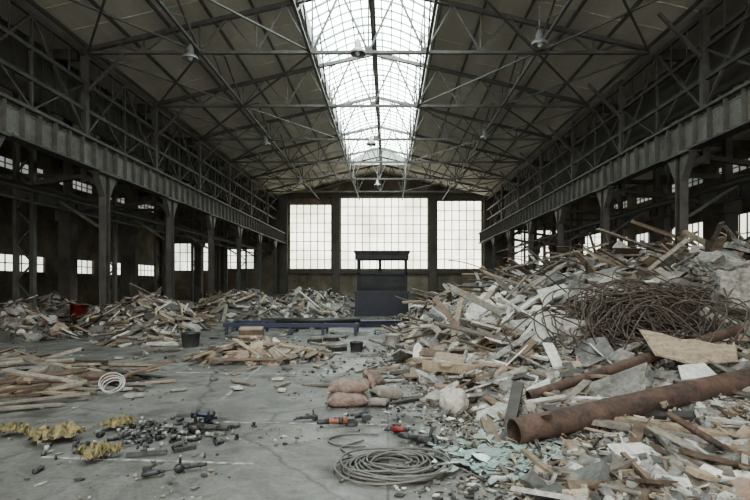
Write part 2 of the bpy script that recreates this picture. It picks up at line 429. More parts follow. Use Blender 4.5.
# ------------------------------------------------------------------ pendant lamps
m_lamp = mat('lamp_aluminium', (.34, .35, .35), (.25, .25, .25), 5, .4, .3)
m_bulb = mat('lamp_glass', (.85, .85, .83), None, 3, .2, bump=0)
for (x, y, z) in ((-7.3, 19.2, 10.1), (-1.1, 19, 10.2), (5.3, 18.2, 10.15), (5.6, 30, 10.2), (-1.0, 31, 10.1), (-7.3, 31, 10.1), (-.9, 44, 10.1), (-7.3, 43, 10.1), (5.5, 43, 10.1)):
    mb = MB(); M = Matrix.Translation((x, y, z)) @ Matrix.Rotation(math.pi/2, 4, 'Y')
    mb.lathe(M, [(-.34, .06), (-.2, .11), (-.18, .13), (-.02, .13), (.02, .19), (.10, .27), (.2, .29), (.21, .28), (.11, .25), (.05, .15), (.0, .1)], 20, 0)
    mb.lathe(M, [(-.02, .03), (.05, .08), (.16, .1), (.25, .04)], 12, 1)
    mb.tube((x, y, z+.3), (x, y, ZB+.8), .02, 6)
    mb.done('pendant_lamp', [m_lamp, m_bulb])

# ------------------------------------------------------------------ debris
def interp(tab, v):
    if v <= tab[0][0]: return tab[0][1]
    for (a, x), (c, y) in zip(tab[:-1], tab[1:]):
        if v <= c: return x+(y-x)*(v-a)/(c-a)
    return tab[-1][1]
def orient(n, tilt, spin=None):
    v = Vector((n[0]+R.gauss(0, tilt), n[1]+R.gauss(0, tilt), n[2])).normalized()
    q = Vector((0, 0, 1)).rotation_difference(v)
    return q.to_matrix().to_4x4() @ Matrix.Rotation(spin if spin is not None else R.uniform(0, 6.283), 4, 'Z')
def pick(w):
    t = R.uniform(0, sum(w.values()))
    for k, x in w.items():
        t -= x
        if t <= 0: return PK.index(k)
    return 0
def poly(n, r, asp=1):
    if R.random() < .4: n += 3
    out = []
    for i in range(n):
        a = 2*math.pi*(i+R.uniform(-.35, .35))/n; k = r*R.uniform(.6, 1.12); out.append((k*math.cos(a), k*math.sin(a)*asp))
    return out
WW = {'tan': 3, 'brown': 2.6, 'old': 5, 'dark': .9, 'white': 1.7, 'grey': 1.8}
SW = {'white': 3.2, 'grey': 6, 'slate': 3, 'tan': .5, 'brick': .3, 'brown': .3}
def debris(mb, x, y, h, n, mix, sc=1.0, tilt=.35, ww=WW, sw=SW, spin=None):
    k = R.random()
    if k < mix[0]:
        Lp = min(2.6, R.lognormvariate(-.25, .55))*sc; w = R.uniform(.035, .17)*(.6+.4*sc); t = R.uniform(.012, .045)
        M = orient(n, tilt*.7, spin if spin is None else spin+R.gauss(0, .35)); M.translation = Vector((x, y, h+R.uniform(0, .12)*sc))
        mb.plank(M, Lp, w, t, pick(ww))
    elif k < mix[1]:
        r = min(.55, R.lognormvariate(-1.8, .6))*sc; M = orient(n, tilt); M.translation = Vector((x, y, h+R.uniform(0, .08)*sc))
        mb.prism(M, poly(R.choice((4, 5, 5, 6)), r, R.uniform(.5, 1)), R.uniform(.012, .1)*(.5+.5*sc), pick(sw))
    else:
        r = R.uniform(.02, .24)*sc*R.uniform(.4, 1); M = orient(n, 1.0); M.translation = Vector((x, y, h+r*.25))
        mb.chunk(M, r, pick({'grey': 6, 'white': 2, 'slate': 3, 'brick': .3, 'dark': .4}))

TK = [(3.6,.03),(4.6,.05),(5,.08),(5.5,.12),(6,.16),(7,.23),(8,.30),(10,.34),(14,.49),(16,.53),(20,.7),(24,.6),(27,.3),(29,0)]
TX = [(3.6,1.4),(5,1.2),(7,.9),(10,.65),(14,.7),(20,.7),(30,1.5)]
TC = [(3.6,.3),(5,.5),(6,.9),(8,1.6),(10,2.15),(14,2.8),(18,2.1),(22,1.5),(27,.7),(29,0)]
def hR(x, y):
    d = x-interp(TX, y)
    if d <= 0: return 0
    k = interp(TK, y); c = interp(TC, y)
    h = k*(d+.35*(1-math.exp(-d*3)))
    h = c*(1-math.exp(-h/c*1.25)) if c > 0 else 0
    h *= 1+.28*noise.noise(Vector((x*.55, y*.55, 3)))+.15*noise.noise(Vector((x*1.6, y*1.6, 1)))
    if x > 10.5: h *= max(0, 1-(x-10.5)/2.2)
    if y < 4.4: h *= max(0, (y-3.3)/1.1)
    return max(0, h)
def nrm(hf, x, y):
    e = .25; return Vector(((hf(x-e, y)-hf(x+e, y))/(2*e), (hf(x, y-e)-hf(x, y+e))/(2*e), 1))
def mound(mb, hf, x0, x1, y0, y1, st, mi):
    nx = int((x1-x0)/st)+1; ny = int((y1-y0)/st)+1; vs = []; fs = []
    for j in range(ny):
        for i in range(nx):
            x = x0+i*st; y = y0+j*st; h = hf(x, y)
            z = h-.03+(.06*noise.noise(Vector((x*5, y*5, 0))) if h > 0 else 0)
            vs.append((x, y, z if h > .02 else -.02))
    for j in range(ny-1):
        for i in range(nx-1):
            a = j*nx+i
            if max(vs[a][2], vs[a+1][2], vs[a+nx][2], vs[a+nx+1][2]) > -.01: fs.append((a, a+1, a+nx+1, a+nx))
    mb.add(vs, fs, mi)

def near_pipe(x, y):
    if x < 1.0 or x > 4.6: return 9
    return y-(4.92+(x-1.2)/3.1*.83)
def near_pipe2(x, y):
    if x < 1.5 or x > 4.8: return 9
    return y-(6.2+(x-1.62)/2.98*.8)
def in_wire(x, y): return 3.0 < x < 5.0 and 6.95 < y < 8.9
def in_board(x, y): return 2.0 < x < 2.9 and 7.3 < y < 8.3
def in_bag(x, y): return .35 < x < 1.25 and 5.2 < y < 6.55
mb = MB(); mound(mb, hR, .4, 13, 3.4, 29.2, .15, PK.index('dust'))
for i in range(11500):
    y = 3.6+25.0*(R.random()**1.4); xb = interp(TX, y)
    xm = min(12.5, (370*y/520)+2.5)
    x = R.uniform(xb-.25, max(xm, xb+2)); h = hR(x, y)
    dp = near_pipe(x, y); near = y < 8; d2 = near_pipe2(x, y)
    if -.75 < dp < .16 or -.35 < d2 < .1 or in_board(x, y) or in_wire(x, y) or in_bag(x, y):
        M = orient(nrm(hR, x, y), .12); M.translation = Vector((x, y, h+.02))
        k = R.random()
        if k < .5: mb.prism(M, poly(5, R.uniform(.04, .2), .7), .02, pick(SW))
        elif k < .7 and not in_bag(x, y): mb.plank(M, R.uniform(.2, .7), .06, .02, pick(WW))
        else: mb.chunk(M, R.uniform(.02, .07), pick(SW))
        continue
    mix = (.27, .62) if near else (.36, .74)
    debris(mb, x, y, h, nrm(hR, x, y), mix, .75 if y < 6 else (.9 if near else 1.1), .24 if y < 6 else (.35 if near else .5))
for i in range(7000):
    y = 3.6+7.5*R.random()**1.2; xb = interp(TX, y); x = R.uniform(xb-.4, min(6.5, y*.72+.5)); h = hR(x, y)
    if R.random() < .45:
        M = orient(nrm(hR, x, y), .9); r = R.uniform(.01, .045); M.translation = Vector((x, y, h+R.uniform(.0, .06))); mb.chunk(M, r, pick({'grey': 5, 'white': 3, 'slate': 3, 'dark': 1, 'tan': .5}))
    else:
        M = orient(nrm(hR, x, y), .5); M.translation = Vector((x, y, h+R.uniform(.01, .08)))
        if R.random() < .5: mb.prism(M, poly(4, R.uniform(.02, .08), .6), .008, pick(SW))
        else: mb.mbox(M, (R.uniform(.08, .35), R.uniform(.01, .04), .01), pick(WW), .01)
for i in range(130):
    y = R.uniform(6.8, 15); x = R.uniform(interp(TX, y)+2.0, min(11, y*.74)); h = hR(x, y)
    if in_wire(x, y) or in_board(x, y): continue
    M = orient(nrm(hR, x, y), .45); M.translation = Vector((x, y, h+.08))
    if R.random() < .6: mb.prism(M, poly(R.choice((4, 5, 6)), R.uniform(.25, .6), .75), R.uniform(.06, .2), pick({'grey': 6, 'white': 2, 'slate': 2}))
    else: mb.chunk(M, R.uniform(.2, .42), pick({'grey': 6, 'slate': 2, 'white': 1}))
for i in range(80):
    y = R.uniform(5.8, 13); x = R.uniform(interp(TX, y)+.2, min(9, y*.72)); h = hR(x, y)
    if in_wire(x, y) or in_board(x, y) or in_bag(x, y) or -.5 < near_pipe2(x, y) < .1: continue
    M = orient(nrm(hR, x, y), .35); M.translation = Vector((x, y, h+.10))
    r = R.uniform(.15, .45); pts = [(-r*R.uniform(.8, 1.4), -r*.5), (r*.1, -r*R.uniform(.4, .7)), (r*R.uniform(.5, 1.4), -r*R.uniform(.3, .6)), (r*R.uniform(.8, 1.3), r*.2), (r*.4, r*R.uniform(.2, .5)), (r*.2, r*R.uniform(.5, .8)), (-r*R.uniform(.6, 1.2), r*.5)]
    mb.prism(M, pts, .015, pick({'white': 5, 'tan': 1.5, 'grey': 1.5}))
for i in range(130):
    y = R.uniform(9, 22); x = R.uniform(interp(TX, y)+.5, min(11, y*.72)); h = hR(x, y)
    M = orient((0, 0, 1), .5); M.translation = Vector((x, y, h+.12))
    if R.random() < .6: mb.plank(M, R.uniform(1.2, 2.8), R.uniform(.08, .25), R.uniform(.03, .07), pick(WW))
    else: mb.prism(M, poly(5, R.uniform(.35, .8), .7), R.uniform(.03, .14), pick(SW))
mb.done('rubble_pile', PM)

def pile(name, cx, cy, rx, ry, H, n, mix, sc, ww=WW, sw=SW, tilt=.35, spin=None, md=True):
    def hf(x, y):
        d = math.hypot((x-cx)/rx, (y-cy)/ry)
        if d >= 1: return 0
        return H*(1-d)**.8*(1+.35*noise.noise(Vector((x*.9, y*.9, cx))))
    mb = MB()
    if md: mound(mb, hf, cx-rx, cx+rx, cy-ry, cy+ry, .15, PK.index('dust'))
    for i in range(n):
        a = R.uniform(0, 6.283); d = R.random()**.6*1.12
        x = cx+rx*d*math.cos(a); y = cy+ry*d*math.sin(a)
        debris(mb, x, y, hf(x, y)+.01, nrm(hf, x, y), mix, sc, tilt, ww, sw, spin)
    return mb.done(name, PM)
W3 = {'tan': 3, 'old': 5, 'brown': 3, 'white': 1.2, 'grey': 1, 'dark': .8}
S3 = {'white': 3.5, 'grey': 5, 'slate': 3, 'tan': 1.5, 'rust': 1, 'dark': 1}
pile('rubble_pile', -8.6, 18.2, 2.2, 1.9, 1.3, 680, (.42, .78), .85, W3, S3)
pile('rubble_pile', -11.2, 15.6, 1.9, 1.2, .95, 340, (.38, .78), .8, W3, S3)
pile('rubble_pile', -14.8, 23.0, 2.6, 2, 1.0, 300, (.4, .8), .9, W3, S3)
pile('rubble_pile', -7.0, 24.5, 3.4, 2.4, 1.3, 720, (.38, .82), .9, W3, S3)
pile('rubble_pile', -3.7, 25.5, 1.7, 2.2, 1.2, 440, (.35, .85), .9)
pile('rubble_pile', -4.4, 30.5, 4, 2.0, 1.4, 350, (.4, .85), .9)
W2 = {'tan': 5, 'old': 3, 'brown': 2}
pile('timber_scrap_pile', -2.75, 11.1, 1.35, .85, .4, 280, (.34, .86), .62, W2, {'tan': 4, 'white': 1.5, 'brick': 5, 'grey': 2}, .2)
pile('timber_scrap_pile', -6.6, 14.0, 1.0, .7, .4, 120, (.7, .9), .8, W3, SW, .2, .6)
pile('timber_scrap_pile', -5.9, 8.3, 1.6, .9, .36, 250, (.68, .9), .95, {'tan': 1.6, 'old': 5, 'brown': 3, 'dark': 1}, {'slate': 3, 'grey': 3, 'tan': 1}, .16, .25)
pile('timber_scrap_pile', 1.3, 9.4, 1.2, 1.0, .35, 170, (.45, .85), .7, W2, SW, .2)
pile('rubble_pile', 1.35, 12.2, .95, 1.3, .4, 150, (.4, .85), .7)

mb = MB()
for (x, y, a, l, c) in ((-4.75, 6.9, 22, 1.4, 'old'), (-5.0, 7.4, -8, 1.5, 'tan'), (-4.7, 6.5, 35, 1.1, 'old'), (-5.4, 7.0, 5, 1.4, 'brown'), (-4.7, 7.7, -20, 1.1, 'old')):
    M = T((x, y, .05+.02*R.random()), (R.uniform(-3, 3), R.uniform(-3, 3), a)); mb.plank(M, l, .1, .03, PK.index(c))
mb.done('loose_planks', PM)

mb = MB()
for i in range(6500):
    y = 3.7+R.random()**1.5*24; x = R.gauss(0, 1)*.35*y if R.random() < .5 else interp(TX, y)-abs(R.gauss(0, .6))
    if x > interp(TX, y)+.3 or x < -11: continue
    if noise.noise(Vector((x*.7, y*.7, 9))) < -.08 and x < .3: continue
    s_ = R.uniform(.005, .026)*(1 if y < 9 else 1.9)*(1.3 if x > 0 else 1)
    M = orient((0, 0, 1), .6); M.translation = Vector((x, y, s_*.3))
    if R.random() < .6: mb.chunk(M, s_, pick({'grey': 3, 'white': 2, 'slate': 4, 'dark': 4, 'tan': 1}))
    else:
        M = orient((0, 0, 1), .08); M.translation = Vector((x, y, .012)); mb.prism(M, poly(4, s_*1.8, .6), .008, pick({'grey': 3, 'white': 2, 'tan': 2, 'old': 2, 'dark': 3}))
for i in range(190):
    y = R.uniform(7, 24); x = R.uniform(-.55, .3)*y
    if x > interp(TX, y): continue
    M = orient((0, 0, 1), .05); M.translation = Vector((x, y, .03)); s_ = R.uniform(.06, .2)
    if R.random() < .5: mb.plank(M, s_*R.uniform(2, 5), .08, .03, pick(WW))
    else: mb.prism(M, poly(5, s_, .7), .03, pick(SW))
mb.done('floor_debris', PM)

# ------------------------------------------------------------------ hero pieces on the big pile
m_rust = mat('rusty_pipe_steel', (.135, .085, .065), (.05, .037, .031), 4, .75, .1, bump=.5, c3=(.095, .062, .048), grime=.3)
def pipe(name, p, q, r, t, m, flange=False):
    mb = MB(); p = Vector(p); q = Vector(q); d = q-p; M = d.to_track_quat('X', 'Z').to_matrix().to_4x4(); M.translation = p; l = d.length
    mb.lathe(M, [(0, r-t), (0, r), (l, r), (l, r-t), (0, r-t)], 36, 0, True, False)
    for i in range(1, 3): mb.lathe(M, [(l*i/3-.015, r), (l*i/3-.01, r+.006), (l*i/3+.01, r+.006), (l*i/3+.015, r)], 36, 0, True, False)
    o = mb.done(name, [m]); mo = o.modifiers.new('e', 'EDGE_SPLIT'); mo.split_angle = .7; return o
pipe('rusty_pipe', (1.2, 4.95, .19), (4.3, 5.9, .56), .127, .012, m_rust)
pipe('rusty_pipe', (1.66, 6.15, .27), (4.7, 6.95, 1.0), .065, .006, m_rust)
pipe('rusty_pipe', (2.55, 4.75, .42), (3.0, 4.25, .1), .03, .005, m_rust)
m_ply = mat('plywood', (.34, .275, .205), (.24, .19, .14), 3, .75, stretch=(1, 6, 1), grime=.35)
m_wht = mat('plasterboard', (.62, .61, .58), (.43, .42, .395), 4, .9, grime=.3)
def board(name, loc, rot, pts, t, m):
    mb = MB(); mb.prism(T(loc, rot), pts, t); return mb.done(name, [m])
board('plywood_sheet', (3.72, 6.4, .80), (34, 6, -14), [(-.55, .28), (-.42, -.2), (-.2, -.24), (-.05, -.3), (.5, -.12), (.55, .18), (.3, .16), (.1, .2), (-.1, .17), (-.3, .25)], .02, m_ply)
board('plasterboard_sheet', (2.42, 8.1, .74), (58, -16, 14), [(-.45, -.42), (.1, -.45), (.34, -.3), (.5, .3), (.2, .48), (-.15, .25), (-.4, .12)], .025, m_wht)
board('plasterboard_sheet', (2.15, 4.35, .15), (22, 5, 20), [(-.27, -.14), (.1, -.22), (.28, .02), (.12, .19), (-.25, .18)], .015, m_wht)
board('plasterboard_sheet', (2.6, 5.75, .42), (24, -6, -20), [(-.2, -.14), (.2, -.16), (.24, .1), (-.1, .16)], .015, m_wht)
board('plasterboard_sheet', (3.5, 5.95, .60), (24, -6, 10), [(-.25, -.12), (.2, -.14), (.24, .12), (-.1, .14)], .015, m_wht)
board('plasterboard_sheet', (3.4, 10.6, 1.3), (50, -20, 30), [(-.45, -.28), (.4, -.32), (.5, .2), (-.2, .35)], .02, m_wht)
board('plasterboard_sheet', (1.15, 7.3, .1), (8, 3, 20), [(-.25, -.14), (.22, -.18), (.26, .12), (-.1, .16)], .015, m_wht)
board('plywood_sheet', (1.85, 4.75, .1), (10, 4, 12), [(-.25, -.12), (.2, -.17), (.28, .12), (-.2, .16)], .02, m_ply)
board('plywood_sheet', (1.4, 8.25, .36), (30, 5, -12), [(-.7, -.12), (.7, -.16), (.72, .12), (-.68, .13)], .04, m_ply)
board('plywood_sheet', (7.2, 13.6, 2.95), (15, 22, -10), [(-.9, -.3), (.8, -.35), (.85, .3), (-.8, .3)], .06, PAL['brown'])
board('plywood_sheet', (5.4, 13.0, 2.2), (30, 15, 30), [(-.6, -.3), (.6, -.3), (.6, .3), (-.5, .3)], .03, m_ply)
def timber(loc, rot, sz, c='tan'):
    mb = MB(); mb.plank(T(loc, rot), *sz, 0); return mb.done('timber_plank', [PAL[c]])
timber((1.55, 7.7, .3), (0, 3, -16), (2.1, .1, .14), 'tan')
timber((1.3, 8.8, .34), (0, -2, -10), (1.9, .18, .04), 'tan')
timber((2.65, 4.75, .2), (0, 4, -30), (1.9, .13, .05), 'old')
timber((2.85, 4.9, .23), (2, 3, -27), (2.0, .12, .05), 'tan')
timber((2.3, 4.15, .08), (0, -2, -15), (1.3, .09, .05), 'tan')
timber((3.1, 4.6, .18), (4, 1, -26), (1.6, .16, .03), 'brown')
timber((2.55, 10.5, 1.0), (0, -22, 38), (2.6, .14, .05), 'white')
timber((3.3, 12.0, 1.5), (0, -28, 30), (2.6, .16, .05), 'old')
timber((2.2, 13.0, 1.1), (0, -30, 40), (2.4, .2, .05), 'white')
timber((1.9, 11.6, .85), (0, -34, 50), (2.2, .16, .05), 'tan')
timber((4.6, 14.5, 2.35), (0, -14, -10), (3.0, .18, .06), 'old')
timber((6.2, 12.5, 2.5), (0, 16, 15), (2.8, .14, .05), 'old')
timber((2.0, 7.15, .4), (0, 6, -22), (1.7, .12, .035), 'tan')

def boulder(loc, r, sc, seed, m):
    bm = bmesh.new(); bmesh.ops.create_icosphere(bm, subdivisions=5, radius=1)
    for v in bm.verts:
        p = v.co.copy(); k = 1+.35*noise.noise(p*1.1+Vector((seed, 0, 0)))+.18*noise.noise(p*3.0+Vector((0, seed, 0)))+.08*noise.noise(p*8)+.03*noise.noise(p*20)
        q = p*k; q = Vector((max(-.78, min(.78, q.x)), max(-.8, min(.8, q.y)), max(-.7, min(.75, q.z))))
        q += p*(.05*noise.noise(p*6)); v.co = Vector((q.x*sc[0], q.y*sc[1], q.z*sc[2]))*r
    me = bpy.data.meshes.new('concrete_boulder'); bm.to_mesh(me); bm.free(); me.materials.append(m)
    o = bpy.data.objects.new('concrete_boulder', me); o.location = loc; o.rotation_euler = (.2, .35, seed); C.objects.link(o); return o
m_bould = mat('boulder_concrete', (.36, .343, .31), (.16, .154, .14), 2.5, .95, bump=1.0, grime=.45)
boulder((5.5, 8.0, 1.34), .7, (1.1, .9, .75), 1.3, m_bould)
boulder((5.15, 7.5, .85), .36, (1.2, 1, .7), 2.9, m_bould)
boulder((6.0, 9.4, 1.9), .42, (1.3, 1, .6), 4.9, m_bould)
boulder((4.7, 12, 1.65), .33, (1.3, 1, .5), 7.9, m_bould)

# rebar / wire tangle
m_wire = mat('rusty_wire', (.125, .098, .08), (.065, .052, .044), 20, .7, .3, bump=0)
spl = []
for i in range(170):
    cx = 3.85+R.gauss(0, .42); cy = 7.85+R.gauss(0, .28); r0 = R.uniform(.2, .85); a0 = R.uniform(0, 6.28); sp_ = R.uniform(2.5, 7.0)
    ph = R.uniform(0, 6); tx = R.gauss(0, .45); ty = R.uniform(.5, 1.3); e = R.uniform(.5, 1); pts = []; wob = R.uniform(.05, .25)
    for k in range(36):
        a = a0+sp_*k/35; rr_ = r0*(1+wob*math.sin(a*2+ph)+.08*math.sin(a*5+ph))
        u = rr_*math.cos(a); v = rr_*math.sin(a)*e
        x = cx+u; y = cy+v*.6
        z = max(hR(x, y)+.05, hR(cx, cy)+.22+u*tx*.5+v*ty*.7)
        pts.append((x, y, z))
    spl.append(pts)
for i in range(40):
    x0 = 3.85+R.uniform(-.9, .9); y0 = 7.8+R.uniform(-.4, .4); d = R.uniform(0, 6.28); pts = []; q = R.uniform(.9, 1.7); bd = R.uniform(-.14, .14)
    for k in range(16):
        t = k/15*q; x = x0+math.cos(d+k*bd)*t; y = y0+math.sin(d+k*bd)*t*.7
        pts.append((x, y, hR(x, y)+.15+.45*math.sin(math.pi*k/15)))
    spl.append(pts)
curve('wire_tangle', spl, .0105, m_wire)
spl = []
for i in range(26):
    y0 = R.uniform(10, 17); x0 = R.uniform(3, min(8.5, y0*.68)); d = R.uniform(2.0, 4.2); h = hR(x0, y0); l = R.uniform(.8, 2.2); bend = R.uniform(-.5, .5)
    spl.append([(x0+math.cos(d+bend*k/8)*l*k/8, y0+math.sin(d+bend*k/8)*l*k/8, h+.1+l*.35*math.sin(k/8*1.6)) for k in range(9)])
curve('rebar_rods', spl, .014, m_wire)

# ------------------------------------------------------------------ sacks
def sack(name, loc, rot, sz, m, seed):
    mb = MB(); nu, nv = 32, 24; vs = []; fs = []
    M = T(loc, rot)
    for j in range(nv+1):
        x = -1+2*j/nv; e = max(0, 1-abs(x)**4.5)
        for i in range(nu):
            a = 2*math.pi*i/nu; cy = math.copysign(abs(math.cos(a))**.6, math.cos(a)); cz = math.copysign(abs(math.sin(a))**.8, math.sin(a))
            wy = (.82+.18*abs(x)**6)*(.95 if e > 0 else .9)
            p = Vector((x*sz[0]/2, cy*wy*sz[1]/2, cz*(e**.5)*sz[2]/2+.0))
            k = 1+.12*noise.noise(Vector((p.x*7+seed, p.y*7, p.z*7))); p.y *= k; p.z = p.z*(1+.3*noise.noise(Vector((p.x*9, p.y*9, seed)))+.12*noise.noise(Vector((p.x*25, p.y*20, seed))))
            if cz < 0: p.z = max(p.z, -sz[2]*.42)
            if abs(x) > .93: p.z += .01*math.sin(a*5)
            vs.append(M @ p)
    for j in range(nv):
        for i in range(nu):
            k = (i+1) % nu; fs.append((j*nu+i, j*nu+k, (j+1)*nu+k, (j+1)*nu+i))
    mb.add(vs, fs, 0, True); return mb.done(name, [m])
m_sack = mat('paper_sack', (.245, .165, .135), (.155, .11, .092), 6, .8, bump=.6, c3=(.25, .195, .165), grime=.3)
m_sack2 = mat('paper_sack_grey', (.28, .25, .22), (.18, .162, .142), 6, .85, bump=.5)
sack('cement_sack', (-.53, 6.85, .085), (0, 0, 6), (.54, .36, .19), m_sack, 1)
sack('cement_sack', (-.51, 6.92, .245), (0, -3, -4), (.54, .34, .18), m_sack, 4)
sack('cement_sack', (-.2, 7.55, .22), (60, 10, 70), (.5, .34, .18), m_sack, 8)
sack('cement_sack', (-.02, 7.2, .09), (0, 5, 30), (.4, .3, .19), m_sack2, 12)
sack('cement_sack', (-.15, 6.85, .05), (0, 0, -15), (.32, .24, .1), m_sack2, 15)

mb = MB()
vs = []; fs = []; nu, nv = 28, 18
for j in range(nv+1):
    th = math.pi*j/nv
    for i in range(nu):
        a = 2*math.pi*i/nu; p = Vector((math.sin(th)*math.cos(a), math.sin(th)*math.sin(a), math.cos(th)))
        k = .17*(1+.10*math.sin(a*7+3*math.sin(th*3))*math.sin(th)+.15*noise.noise(p*2)); q = p*k
        if j == 0: q.z += .05
        vs.append(q+Vector((.80, 6.3, .17)))
for j in range(nv):
    for i in range(nu):
        k = (i+1) % nu; fs.append((j*nu+i, (j+1)*nu+i, (j+1)*nu+k, j*nu+k))
mb.add(vs, fs, 0, True)
mb.lathe(T((.80, 6.3, .33), (0, -90, 0)), [(0, .03), (.03, .02), (.06, .045)], 10)
mb.done('tied_bag', [mat('bag_fabric', (.56, .535, .48), (.34, .32, .28), 18, .9, bump=.5)])

# ------------------------------------------------------------------ cable coil
m_cable = mat('grey_cable', (.17, .165, .15), (.11, .107, .095), 12, .6, bump=0)
spl = []; pts = []
for k in range(15*40):
    a = 2*math.pi*k/40; t = k/40
    r = .30+.11*math.sin(t*1.7)+.03*math.sin(t*4.1+1)
    pts.append((.06+.05*math.sin(t*2.3)+r*1.12*math.cos(a), 4.52+.05*math.cos(t*1.9)+r*.92*math.sin(a), .015+.004*t+.01*math.sin(a*3+t)))
spl.append(pts)
spl.append([(-.28+.1*math.sin(k*.5)-.1*math.sin(k*.25), 4.5+.06*k+.02*math.sin(k), .014) for k in range(14)])
spl.append([(.35+.05*k, 4.35+.2*math.sin(k*.45), .014) for k in range(12)])
spl.append([(.0-.035*k, 4.2-.03*math.sin(k*.6)*3, .014) for k in range(12)])
spl.append([(-.28+.33*math.cos(k*.3+1), 5.3+.22*math.sin(k*.3+1), .014) for k in range(14)])
spl.append([(.1+.28*k/10, 4.95+.12*math.sin(k*.5), .014) for k in range(11)])
curve('cable_coil', spl, .0095, m_cable)

m_ring = mat('pale_hose', (.46, .46, .43), (.32, .32, .30), 10, .6)
spl = []
for q in range(5):
    M = T((-3.98, 7.5, .13+.01*q), (32+4*q, -14+5*q, 10+q*3))
    spl.append([tuple(M @ Vector(((.115+.013*q)*math.cos(k*.2618), (.115+.012*q)*math.sin(k*.2618), .02*math.sin(q*2)))) for k in range(25)])
curve('hose_ring', spl, .0085, m_ring)

# ------------------------------------------------------------------ yellow scraps
m_yel = mat('yellow_insulation', (.34, .29, .15), (.17, .147, .085), 9, .95, bump=.8, grime=.45)
def cloth(name, cx, cy, rx, ry, H, seed, rot=0):
    mb = MB(); n = 50; vs = []; fs = []; keep = {}
    for j in range(n):
        for i in range(n):
            u = -1+2*i/(n-1); v = -1+2*j/(n-1); p = Vector((u*2.2+seed, v*2.2, seed))
            d = math.hypot(u, v)+.6*noise.noise(p)+.25*noise.noise(p*3.3)
            h = H*max(0, 1-d*d)**.5*(.4+1.5*abs(noise.noise(p*1.9)))+.012+.02*noise.noise(p*4)
            c_, s_ = math.cos(rot), math.sin(rot)
            x = u*rx; y = v*ry; vs.append((cx+x*c_-y*s_+.03*noise.noise(p*3), cy+x*s_+y*c_, max(.004, h))); keep[j*n+i] = d < .82
    for j in range(n-1):
        for i in range(n-1):
            a = j*n+i; q = (a, a+1, a+n+1, a+n)
            if all(keep[t] for t in q): fs.append(q)
    mb.add(vs, fs, 0, True); o = mb.done(name, [m_yel]); return o
cloth('yellow_insulation_scrap', -3.35, 5.3, .34, .2, .14, 1.7, .3)
cloth('yellow_insulation_scrap', -3.0, 5.75, .24, .14, .10, 9.7, .6)
cloth('yellow_insulation_scrap', -2.62, 4.75, .2, .15, .13, 5.1, .9)
cloth('yellow_insulation_scrap', -3.95, 5.5, .18, .12, .1, 3.3)

# ------------------------------------------------------------------ fittings
m_met = mat('dull_metal', (.10, .10, .097), (.045, .045, .045), 20, .5, .3, bump=.1, isl=.5)
m_met2 = mat('zinc_metal', (.34, .34, .32), (.22, .22, .21), 20, .5, .3, bump=.1, isl=.3)
mb = MB()
for i in range(140):
    x = -2.5+R.gauss(0, .38); y = 5.5+R.gauss(0, .33)+.15*(x+2.5)
    a = R.uniform(0, 360); r = R.uniform(.01, .024); l = R.uniform(.03, .12); k = R.random(); mi = R.choice((0, 0, 0, 1))
    if k < .55:
        mb.lathe(T((x, y, r*1.25), (0, 0, a)), [(-l/2, r*.6), (-l/2, r*1.25), (-l/2+.012, r*1.25), (-l/2+.013, r), (l/2-.013, r), (l/2-.012, r*1.25), (l/2, r*1.25), (l/2, r*.6)], 12, mi)
    elif k < .8:
        mb.mbox(T((x, y, .012), (0, 0, a)), (l, .03, .022), mi); mb.lathe(T((x, y, .015), (0, -90, 0)), [(0, .014), (.03, .014), (.031, .024), (.04, .024)], 6, mi)
    else:
        mb.lathe(T((x, y, 0), (0, -90, 0)), [(0, r), (.04, r), (.04, r*.7), (0.01, r*.7)], 12, mi)
mb.done('pipe_fittings', [m_met, m_met2])
mb = MB()
for (x, y, a, l) in ((-2.25, 4.85, 15, .35), (-1.95, 5.0, 40, .2), (-2.9, 5.0, -30, .22), (-2.4, 6.3, 10, .3)):
    mb.mbox(T((x, y, .02), (0, 0, a)), (l, .05, .03), 0)
mb.done('steel_offcuts', [m_met])

# ------------------------------------------------------------------ power tools
m_blk = mat('tool_rubber_black', (.03, .03, .03), (.05, .05, .05), 20, .5, bump=.1)
m_org = mat('tool_orange', (.24, .085, .05), (.17, .06, .036), 10, .5, bump=.05)
m_blu = mat('tool_blue', (.028, .038, .06), (.02, .027, .04), 10, .5, bump=.05)
m_red = mat('tool_red', (.24, .035, .028), (.16, .025, .02), 10, .5, bump=.05)
def grinder(name, loc, rot, body, s=1.0):
    mb = MB(); M = T(loc, rot) @ Matrix.Scale(s, 4)
    mb.lathe(M, [(-.16, .018), (-.15, .028), (-.05, .03), (.0, .034), (.02, .036), (.1, .036), (.12, .03)], 18, 0)
    mb.lathe(M, [(-.21, .02), (-.2, .027), (-.15, .03), (-.08, .0315)], 14, 1)
    mb.lathe(M, [(.02, .0365), (.05, .0375), (.07, .0365)], 18, 1)
    mb.mbox(M @ T((.155, 0, 0)), (.08, .06, .055), 2)
    mb.lathe(M @ T((.165, 0, -.03), (0, 90, 0)), [(0, .02), (.02, .02), (.021, .063), (.026, .063)], 24, 2)
    mb.lathe(M @ T((.165, 0, -.032), (0, 90, 0)), [(-.01, .02), (-.009, .068), (.015, .068)], 24, 1, True, False)
    mb.lathe(M @ T((.15, .03, .0), (0, 0, 90)), [(0, .01), (.02, .012), (.03, .018), (.1, .016), (.11, .02)], 12, 1)
    mb.mbox(M @ T((.0, 0, .034)), (.06, .018, .012), 1)
    return mb.done(name, [body, m_blk, m_met])
